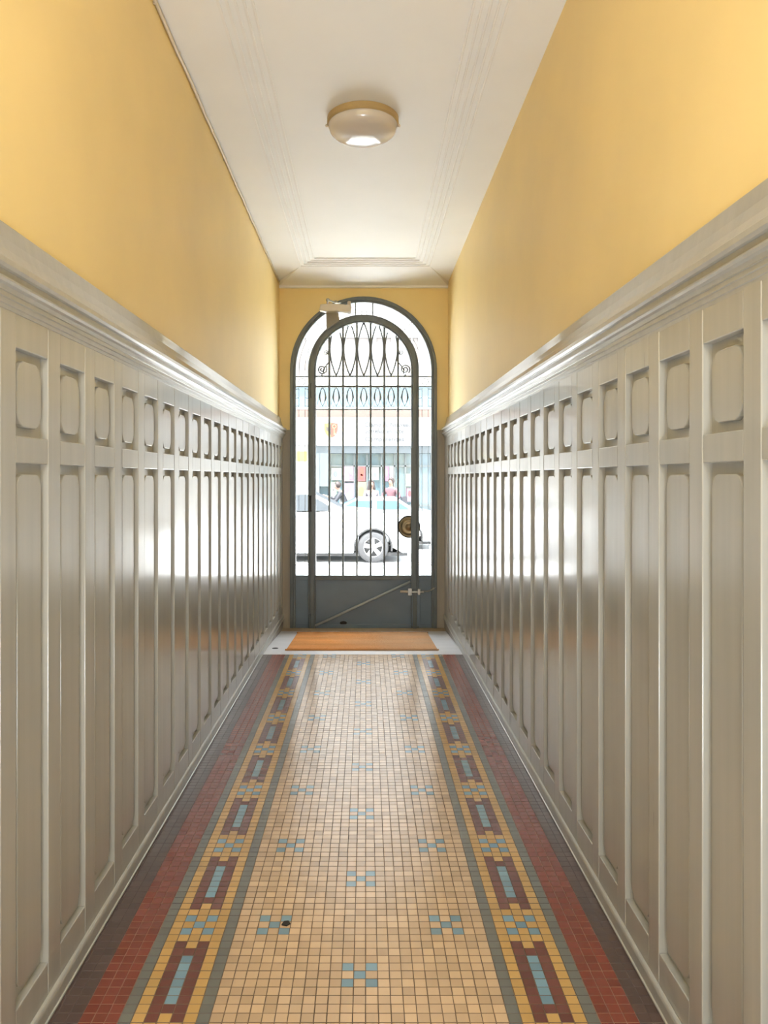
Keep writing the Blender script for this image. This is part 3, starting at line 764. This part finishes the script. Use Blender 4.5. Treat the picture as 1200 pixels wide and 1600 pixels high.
    for x in (rx, fx):
        for s in (-1, 1):
            r = wheel_r; wy = s*(hw-.12)
            t = MB(); t.lathe([(r*.62, -.09), (r*.9, -.10), (r*.985, -.075), (r, -.03), (r, .03), (r*.985, .075), (r*.9, .10), (r*.62, .09)], (0, 0, 0), axis='y', n=40)
            t = t.build('wheel', 'rubber', root, smooth=True, loc=(x, wy, wz))
            rm_ = MB(); rm_.lathe([(r*.60, -.08), (r*.66, -.085), (r*.66, .085), (r*.60, .08)], (0, 0, 0), axis='y', n=36)
            rm_.lathe([(0, s*.02), (r*.61, s*.02), (r*.61, s*.03), (0, s*.03)], (0, 0, 0), axis='y', n=36)
            rm_.build('rim_barrel', 'carblack' , t)
            sp = MB()
            for k in range(5):
                a = PI/2+k*2*PI/5+.1
                d = Vector((math.cos(a), 0, math.sin(a))); e = Vector((-math.sin(a), 0, math.cos(a)))
                pl = [d*r*.08+e*r*.11, d*r*.64+e*r*.15, d*r*.64-e*r*.15, d*r*.08-e*r*.11]
                sp.prism([(p.x, p.z) for p in pl], lambda u, v: (u, s*.045, v), lambda u, v: (u, s*.08, v))
            sp.lathe([(0, s*.04), (r*.17, s*.04), (r*.15, s*.09), (0, s*.095)], (0, 0, 0), axis='y', n=20)
            sp.lathe([(r*.58, s*.05), (r*.67, s*.05), (r*.67, s*.088), (r*.58, s*.084)], (0, 0, 0), axis='y', n=36)
            sp.build('rim', 'alloy', t, bevel=.004)
            # wheel-arch lining
            wl_ = MB(); wl_.band([(p[0]-x, p[1]) for p in arc(x, wz, R+.002, PI+.2, -.2, 16)], [(p[0]-x, p[1]) for p in arc(x, wz, R-.035, PI+.2, -.2, 16)], s*(hw-.25), s*(hw-.006))
            wl_.build('arch_liner', 'carblack', root, loc=(x, 0, 0))
    return root
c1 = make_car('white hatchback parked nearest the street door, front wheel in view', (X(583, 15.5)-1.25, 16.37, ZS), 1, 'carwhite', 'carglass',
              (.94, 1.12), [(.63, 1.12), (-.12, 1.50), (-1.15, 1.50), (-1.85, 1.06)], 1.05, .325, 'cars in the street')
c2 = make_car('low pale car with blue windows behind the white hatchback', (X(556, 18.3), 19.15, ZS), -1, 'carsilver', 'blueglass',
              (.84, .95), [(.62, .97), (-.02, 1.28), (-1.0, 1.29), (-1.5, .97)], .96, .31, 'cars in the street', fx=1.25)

# ------------------------------------------------------------------ shop building across the street
YS = 24.0
def bx(px0, px1, py0, py1, y0, y1, Y=YS): return (X(px0, Y), X(px1, Y), y0, y1, Z(py1, Y), Z(py0, Y))
bd = empty('building', (0, YS, ZS)); tag(bd, 'pale building with a ground-floor shop across the street', 'building')
def bp(name, m, *boxes, bevel=0, label=None):
    mb = MB()
    for b in boxes: mb.box(*b)
    o = ch(mb, name, m, bd, bevel=bevel)
    if label: o['label'] = label
    return o
zsn0 = Z(696, YS); ztop = 15
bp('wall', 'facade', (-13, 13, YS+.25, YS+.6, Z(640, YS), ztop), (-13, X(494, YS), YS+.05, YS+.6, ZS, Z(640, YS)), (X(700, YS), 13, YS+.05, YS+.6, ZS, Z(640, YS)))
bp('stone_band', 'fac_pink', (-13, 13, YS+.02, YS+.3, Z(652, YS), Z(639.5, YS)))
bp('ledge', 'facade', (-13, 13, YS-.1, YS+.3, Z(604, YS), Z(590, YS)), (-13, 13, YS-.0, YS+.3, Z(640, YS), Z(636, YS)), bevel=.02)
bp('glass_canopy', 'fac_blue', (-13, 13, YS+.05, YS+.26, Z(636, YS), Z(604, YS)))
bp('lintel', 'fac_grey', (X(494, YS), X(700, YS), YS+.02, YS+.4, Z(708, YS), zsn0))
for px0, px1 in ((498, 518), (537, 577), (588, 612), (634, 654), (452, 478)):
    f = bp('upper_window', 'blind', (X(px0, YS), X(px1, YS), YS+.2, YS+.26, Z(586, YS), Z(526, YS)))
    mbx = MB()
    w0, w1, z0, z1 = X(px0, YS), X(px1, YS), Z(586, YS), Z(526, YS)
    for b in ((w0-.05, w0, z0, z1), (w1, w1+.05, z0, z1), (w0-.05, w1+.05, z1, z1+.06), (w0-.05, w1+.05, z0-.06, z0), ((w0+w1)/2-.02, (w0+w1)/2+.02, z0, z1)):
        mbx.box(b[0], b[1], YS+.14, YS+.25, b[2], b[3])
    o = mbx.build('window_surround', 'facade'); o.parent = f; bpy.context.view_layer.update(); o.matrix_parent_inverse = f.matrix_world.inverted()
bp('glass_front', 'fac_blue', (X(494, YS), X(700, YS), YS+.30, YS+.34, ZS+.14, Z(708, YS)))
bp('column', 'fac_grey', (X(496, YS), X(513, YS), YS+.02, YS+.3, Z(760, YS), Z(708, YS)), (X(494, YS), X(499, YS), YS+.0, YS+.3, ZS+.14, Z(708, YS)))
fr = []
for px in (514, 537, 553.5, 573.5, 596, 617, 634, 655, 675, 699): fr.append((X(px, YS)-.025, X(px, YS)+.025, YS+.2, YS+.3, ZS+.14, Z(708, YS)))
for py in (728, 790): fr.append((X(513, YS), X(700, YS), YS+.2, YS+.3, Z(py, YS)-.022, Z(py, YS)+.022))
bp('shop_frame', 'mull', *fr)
# shop sign
sg = empty('shop_sign', (X(570, YS), YS-.1, Z(674, YS))); tag(sg, 'long white sign panel with a yellow and red shield above the shop', 'sign')
ch(MB().box(-9, 9, YS-.10, YS+.02, Z(695.5, YS), Z(652.5, YS)), 'panel', 'signwhite', sg, bevel=.01)
def shield_pts(px0, px1, cx): return
yS = YS-.115
cx0 = X(517.5, YS); u = YS/F
half = lambda s: [(cx0, Z(661, YS)), (cx0+s*10.5*u, Z(662, YS)), (cx0+s*10.5*u, Z(672, YS)), (cx0+s*8.5*u, Z(678, YS)), (cx0+s*4.5*u, Z(682.5, YS)), (cx0, Z(684, YS))]
ch(MB().prism_y(half(-1), yS, YS-.10), 'shield_left', 'shield_y', sg)['label'] = 'yellow half of the shield'
ch(MB().prism_y(half(1), yS, YS-.10), 'shield_right', 'shield_r', sg)['label'] = 'red half of the shield'
mb = MB()   # half bird and upright key, small charges
mb.prism_y([(cx0, Z(663, YS)), (cx0-3*u, Z(664, YS)), (cx0-5*u, Z(668, YS)), (cx0-8*u, Z(666, YS)), (cx0-7.5*u, Z(673, YS)), (cx0-4*u, Z(675, YS)), (cx0-5*u, Z(679, YS)), (cx0, Z(680, YS))], yS-.008, yS)
ch(mb, 'charge', 'dark', sg)
mb = MB().tube([(cx0+5*u, yS-.004, Z(680, YS)), (cx0+5*u, yS-.004, Z(670, YS))], .018, 6)
mb.tube([(cx0+5*u+.055*math.cos(q*PI/6), yS-.004, Z(667, YS)+.055*math.sin(q*PI/6)) for q in range(12)], .016, 6, closed=True)
mb.box(cx0+5*u, cx0+7.5*u, yS-.01, yS, Z(680, YS), Z(677, YS))
ch(mb, 'key_charge', 'p_peach', sg)
for i, (txt, px, py, wpx) in enumerate((('Champ du Nouveau', 570, 667, 71), ('portefaix en lutte', 570, 677, 60), ('Compétences', 570, 689.5, 61))):
    cu = D.curves.new('lettering', 'FONT'); cu.body = txt; cu.size = .20; cu.extrude = .008; cu.offset = .004
    t = D.objects.new('lettering', cu); COL.objects.link(t); bpy.context.view_layer.update()
    k = wpx*u/max(t.dimensions.x, .01)
    t.rotation_euler = (PI/2, 0, 0); t.scale = (k, 1.0, 1)
    t.location = (X(px, YS), yS+.008, Z(py, YS)); pass
    bpy.context.view_layer.update()
    me_ = D.meshes.new_from_object(t.evaluated_get(bpy.context.evaluated_depsgraph_get())); me_.transform(t.matrix_world)
    me_.materials.clear(); me_.materials.append(M['letter'])
    D.objects.remove(t); t = D.objects.new('lettering', me_); COL.objects.link(t)
    t.parent = sg; bpy.context.view_layer.update(); t.matrix_parent_inverse = sg.matrix_world.inverted()
for r_ in range(2):
    for c_ in range(3):
        mb = MB().box(X(541+c_*4.2, YS), X(543.5+c_*4.2, YS), yS+.002, YS-.10, Z(664+r_*5, YS), Z(661+r_*5, YS))
        ch(mb, 'faint_mark', 'blind', sg)

def poster(lab, m, px0, px1, py0, py1, deco):
    t = empty('poster', (X((px0+px1)/2, YS), YS+.19, Z(py1, YS))); tag(t, lab, 'poster', 'posters in the shop window')
    ch(MB().box(X(px0, YS), X(px1, YS), YS+.180, YS+.195, Z(py1, YS), Z(py0, YS)), 'sheet', m, t)
    mb = MB()
    for (fx_, fy_, rx_, rz_) in deco[1]:
        x = X(px0+(px1-px0)*fx_, YS); z_ = Z(py0+(py1-py0)*fy_, YS)
        mb.prism_y([(x+rx_*math.cos(q*PI/6), z_+rz_*math.sin(q*PI/6)) for q in range(12)], YS+.172, YS+.180)
    ch(mb, 'printed_figure', deco[0], t)
poster('red poster in the middle of the shop window', 'p_red', 558.5, 571, 729, 752, ('shield_r', [(.55, .35, .07, .14), (.5, .7, .05, .1)]))
poster('peach poster with yellow shapes under the red poster', 'p_peach', 558.5, 572, 753, 788, ('p_yellow', [(.45, .45, .09, .16), ]))
poster('pale pink poster with purple figures left of the red poster', 'p_pink', 537.5, 552, 729, 752, ('p_purple', [(.7, .35, .06, .14), (.75, .75, .07, .07)]))
poster('lilac poster behind the bending pedestrian', 'p_purple', 538, 553, 755, 788, ('p_white', [(.55, .6, .09, .14)]))
poster('tall pink poster right of the middle of the shop window', 'p_hotpink', 600, 608, 729, 752, ('p_pink', [(.5, .4, .05, .15)]))
poster('narrow white poster beside the tall pink poster', 'p_white', 609, 615, 729, 756, ('p_pink', [(.5, .5, .03, .15)]))
poster('green and white poster near the right end of the shop window', 'p_green', 634.5, 645, 740, 760, ('p_white', [(.4, .4, .08, .05), (.5, .7, .09, .04)]))
poster('small pink poster low at the right end of the shop window', 'p_pink', 636, 645, 763, 784, ('p_red', [(.5, .4, .05, .1)]))
poster('pale grey poster between column and pink poster', 'p_white', 517.5, 533, 731, 750, ('fac_grey', [(.4, .5, .07, .1)]))
poster('greenish poster low behind the bonnet at the left end of the shop window', 'p_green', 516, 526, 753, 780, ('p_white', [(.5, .3, .06, .12), (.45, .7, .05, .15)]))
poster('white sheet with grey drawing above the long-haired pedestrian', 'p_white', 577, 592, 730, 750, ('fac_grey', [(.6, .6, .06, .08)]))
ys = empty('projecting_sign', (X(471, 23), 23.3, Z(722, 23))); tag(ys, 'yellow projecting sign seen through the left sidelight', 'sign')
ch(MB().box(X(460, 23.2), X(480, 23.2), 23.1, 23.25, Z(721, 23.2), Z(705, 23.2)), 'panel', 'sign_yellow', ys, bevel=.01)
ch(MB().tube([(X(470, 23.2), 23.2, Z(713, 23.2)), (X(470, 23.2), 24.045, Z(713, 23.2))], .03, 8), 'bracket', 'fac_grey', ys)

# ------------------------------------------------------------------ pedestrians
def skin_mesh(name, m, parent, verts, edges, radii, sub=2, root=0):
    me = D.meshes.new(name); me.from_pydata([tuple(v) for v in verts], edges, []); me.materials.append(M[m])
    o = D.objects.new(name, me); COL.objects.link(o); o.parent = parent
    mod = o.modifiers.new('skin', 'SKIN'); mod.use_smooth_shade = True
    for i, r in enumerate(radii):
        sv = me.skin_vertices[0].data[i]; sv.radius = r if hasattr(r, '__len__') else (r, r); sv.use_root = (i == root)
    s = o.modifiers.new('subsurf', 'SUBSURF'); s.levels = sub; s.render_levels = sub
    return o
def person(label, loc, rz, H, lean, arms, step, top, trousers, hair, hair_long, bag=None, group=None):
    """local: faces -y; arms: (l_elbow, l_wrist, r_elbow, r_wrist) offsets from shoulder, metres at H=1.7"""
    r = empty('person', loc, rz); tag(r, label, 'person', group)
    k = H/1.7
    V = lambda x, y, z: Vector((x*k, y*k, z*k))
    hip = V(0, 0, .92)
    ln = math.radians(lean)
    def up(x, y, z):        # point on the leaning trunk, z above the hip
        return hip+V(x, y*math.cos(ln)-z*math.sin(ln), z*math.cos(ln)+y*math.sin(ln))
    chest = up(0, 0, .32); neck = up(0, 0, .52); head0 = up(0, -.01, .60); head1 = up(0, -.02, .66); crown = up(0, .0, .76)
    nose = up(0, -.115, .655)
    J = {}; vs = []; es = []; rs = []
    def add(n, p, rad, par=None):
        J[n] = len(vs); vs.append(p); rs.append(rad*k if not hasattr(rad, '__len__') else (rad[0]*k, rad[1]*k))
        if par is not None: es.append((J[par], J[n]))
    add('hip', hip, (.15, .10)); add('waist', up(0, 0, .16), (.125, .09), 'hip'); add('chest', chest, (.15, .10), 'waist'); add('upch', up(0, 0, .43), (.12, .085), 'chest')
    add('neck', neck, .05, 'upch'); add('chin', head0, .062, 'neck'); add('head', head1, (.078, .092), 'chin'); add('crown', crown, (.055, .065), 'head'); add('nose', nose, .012, 'head')
    arm_pts = {}
    for s, (e, w_) in ((-1, arms[:2]), (1, arms[2:])):
        n = 'l' if s < 0 else 'r'
        sh = up(s*.17, 0, .43); el = sh+V(*e); wr_ = sh+V(*w_)
        arm_pts[n] = (sh, el, wr_)
        add(n+'sh', sh, .055, 'upch'); add(n+'el', el, .042, n+'sh'); add(n+'wr', wr_, .028, n+'el')
        d = (wr_-el).normalized(); palm = wr_+d*.07*k
        add(n+'pa', palm, (.034, .020), n+'wr')
        sd = d.cross(Vector((0, 1, 0)));  sd = sd.normalized() if sd.length > .1 else Vector((1, 0, 0))
        for q in range(4):
            b_ = palm+d*.02*k+sd*(q-1.5)*.018*k
            add(f'{n}f{q}', b_+d*.03*k, .009, n+'pa'); add(f'{n}g{q}', b_+d*(.055+.008*(1.5-abs(q-1.5)))*k+Vector((0, -.012*k, 0)), .008, f'{n}f{q}')
        add(n+'th', wr_+d*.04*k-sd*.04*k, .010, n+'pa'); add(n+'t2', wr_+d*.07*k-sd*.055*k, .009, n+'th')
    legs = {}
    for s, st in ((-1, step), (1, -step)):
        n = 'L' if s < 0 else 'R'
        th = V(s*.09, 0, .86); kn_ = V(s*.10, -st*.5-.03, .48); an = V(s*.10, -st+.02, .09); toe = V(s*.11, -st-.15, .035)
        legs[n] = (th, kn_, an, toe)
        add(n+'th', th, .085, 'hip'); add(n+'kn', kn_, .058, n+'th'); add(n+'an', an, .038, n+'kn'); add(n+'to', toe, .032, n+'an')
    skin_mesh('body', 'skin', r, vs, es, rs)
    g = 1.16
    # top / jacket
    vs2, es2, rs2 = [up(0, 0, -.13), up(0, 0, .16), chest, up(0, 0, .45), up(0, 0, .49)], [(0, 1), (1, 2), (2, 3), (3, 4)], [(.175*k, .125*k), (.15*k, .112*k), (.172*k, .122*k), (.135*k, .10*k), (.07*k, .07*k)]
    for n in 'lr':
        sh, el, wr_ = arm_pts[n]; b = len(vs2)
        vs2 += [sh, el, el+(wr_-el)*.9]; es2 += [(3, b), (b, b+1), (b+1, b+2)]; rs2 += [.072*k, .056*k, .042*k]
    skin_mesh('top', top, r, vs2, es2, rs2)
    vs3, es3, rs3 = [V(0, 0, 1.0), V(0, 0, .90)], [(0, 1)], [(.155*k, .115*k), (.165*k, .12*k)]
    for n in 'LR':
        th, kn_, an, toe = legs[n]; b = len(vs3)
        vs3 += [th, kn_, an+(kn_-an)*.08]; es3 += [(1, b), (b, b+1), (b+1, b+2)]; rs3 += [.10*k, .072*k, .055*k]
    skin_mesh('trousers', trousers, r, vs3, es3, rs3)
    for n in 'LR':
        an, toe = legs[n][2], legs[n][3]
        mb = MB(); m_ = (an+toe)/2; mb.ball((m_.x, m_.y, .045*k), .05*k, (.9, 2.6, .9), seg=12); mb.build('shoe', 'shoe', r, smooth=True)
    # hair: cap over the skull, long hair falls on the shoulders
    mb = MB(); hc = up(0, .022, .70)
    mb.ball(hc, .108*k, (.95, 1.08, 1.0), seg=18)
    o = mb.build('hair', hair, r, smooth=True)
    for v in list(o.data.vertices):
        d_ = v.co-hc
        if d_.y < -.02*k and d_.z < .045*k: v.co = hc+Vector((d_.x*.93, -.055*k, max(d_.z, -.03*k)))
        if hair_long and d_.z < -.02*k and d_.y > -.05*k: v.co.z -= .20*k*min(1, (-d_.z)/(.09*k)); v.co.x += d_.x*.5
    for s in (-1, 1):
        e_ = up(s*.032, -.083, .668); MB().ball(e_, .0095*k, seg=8).build('eye', 'hair_dark', r, smooth=True)
    mo = up(0, -.082, .605); MB().ball(mo, .016*k, (1.3, .4, .35), seg=8).build('mouth', 'cloth_maroon', r, smooth=True)
    if bag: 
        bgp = hip+V(*bag[1]); mb = MB().box(bgp.x-.05*k, bgp.x+.05*k, bgp.y-.16*k, bgp.y+.16*k, bgp.z-.14*k, bgp.z+.12*k)
        b_ = mb.build('shoulder_bag', bag[0], None, bevel=.03, seg=3); b_.location = r.location; b_.rotation_euler = r.rotation_euler
        bpy.context.view_layer.update()
        tag(b_, bag[2], 'bag')
    return r
ZP = ZS+.14
person('person in a dark jacket and blue jeans bending forward', (X(541, 20.9), 20.9, ZP), -PI/2, 1.56, 24, ((-.05, -.20, -.18), (-.02, -.40, -.10), (.06, -.14, -.24), (.04, -.36, -.26)), .16,
       'jacket_dark', 'jeans', 'hair_dark', False, ('bag_white', (-.34, -.06, .20), 'white bag hanging at the bending pedestrian'), 'pedestrians across the street')
person('person with long dark hair in a maroon jacket beside the peach poster', (X(580, 20.9), 20.9, ZP), .25, 1.56, 3, ((-.07, .02, -.28), (-.03, -.12, -.48), (.07, .02, -.28), (.04, -.12, -.48)), .12,
       'top_pale', 'cloth_maroon', 'hair_dark', True, None, 'pedestrians across the street')
person('person in a pink top with dark sleeves behind the low pale car', (X(612, 22.2), 22.2, ZP), -.5, 1.62, 4, ((-.13, -.02, -.22), (-.10, -.2, -.32), (.13, -.02, -.22), (.10, -.2, -.32)), .10,
       'top_pink', 'jacket_dark', 'hair_dark', False, ('jacket_dark', (.40, .05, .10), 'dark bag carried by the pedestrian in pink'), 'pedestrians across the street')
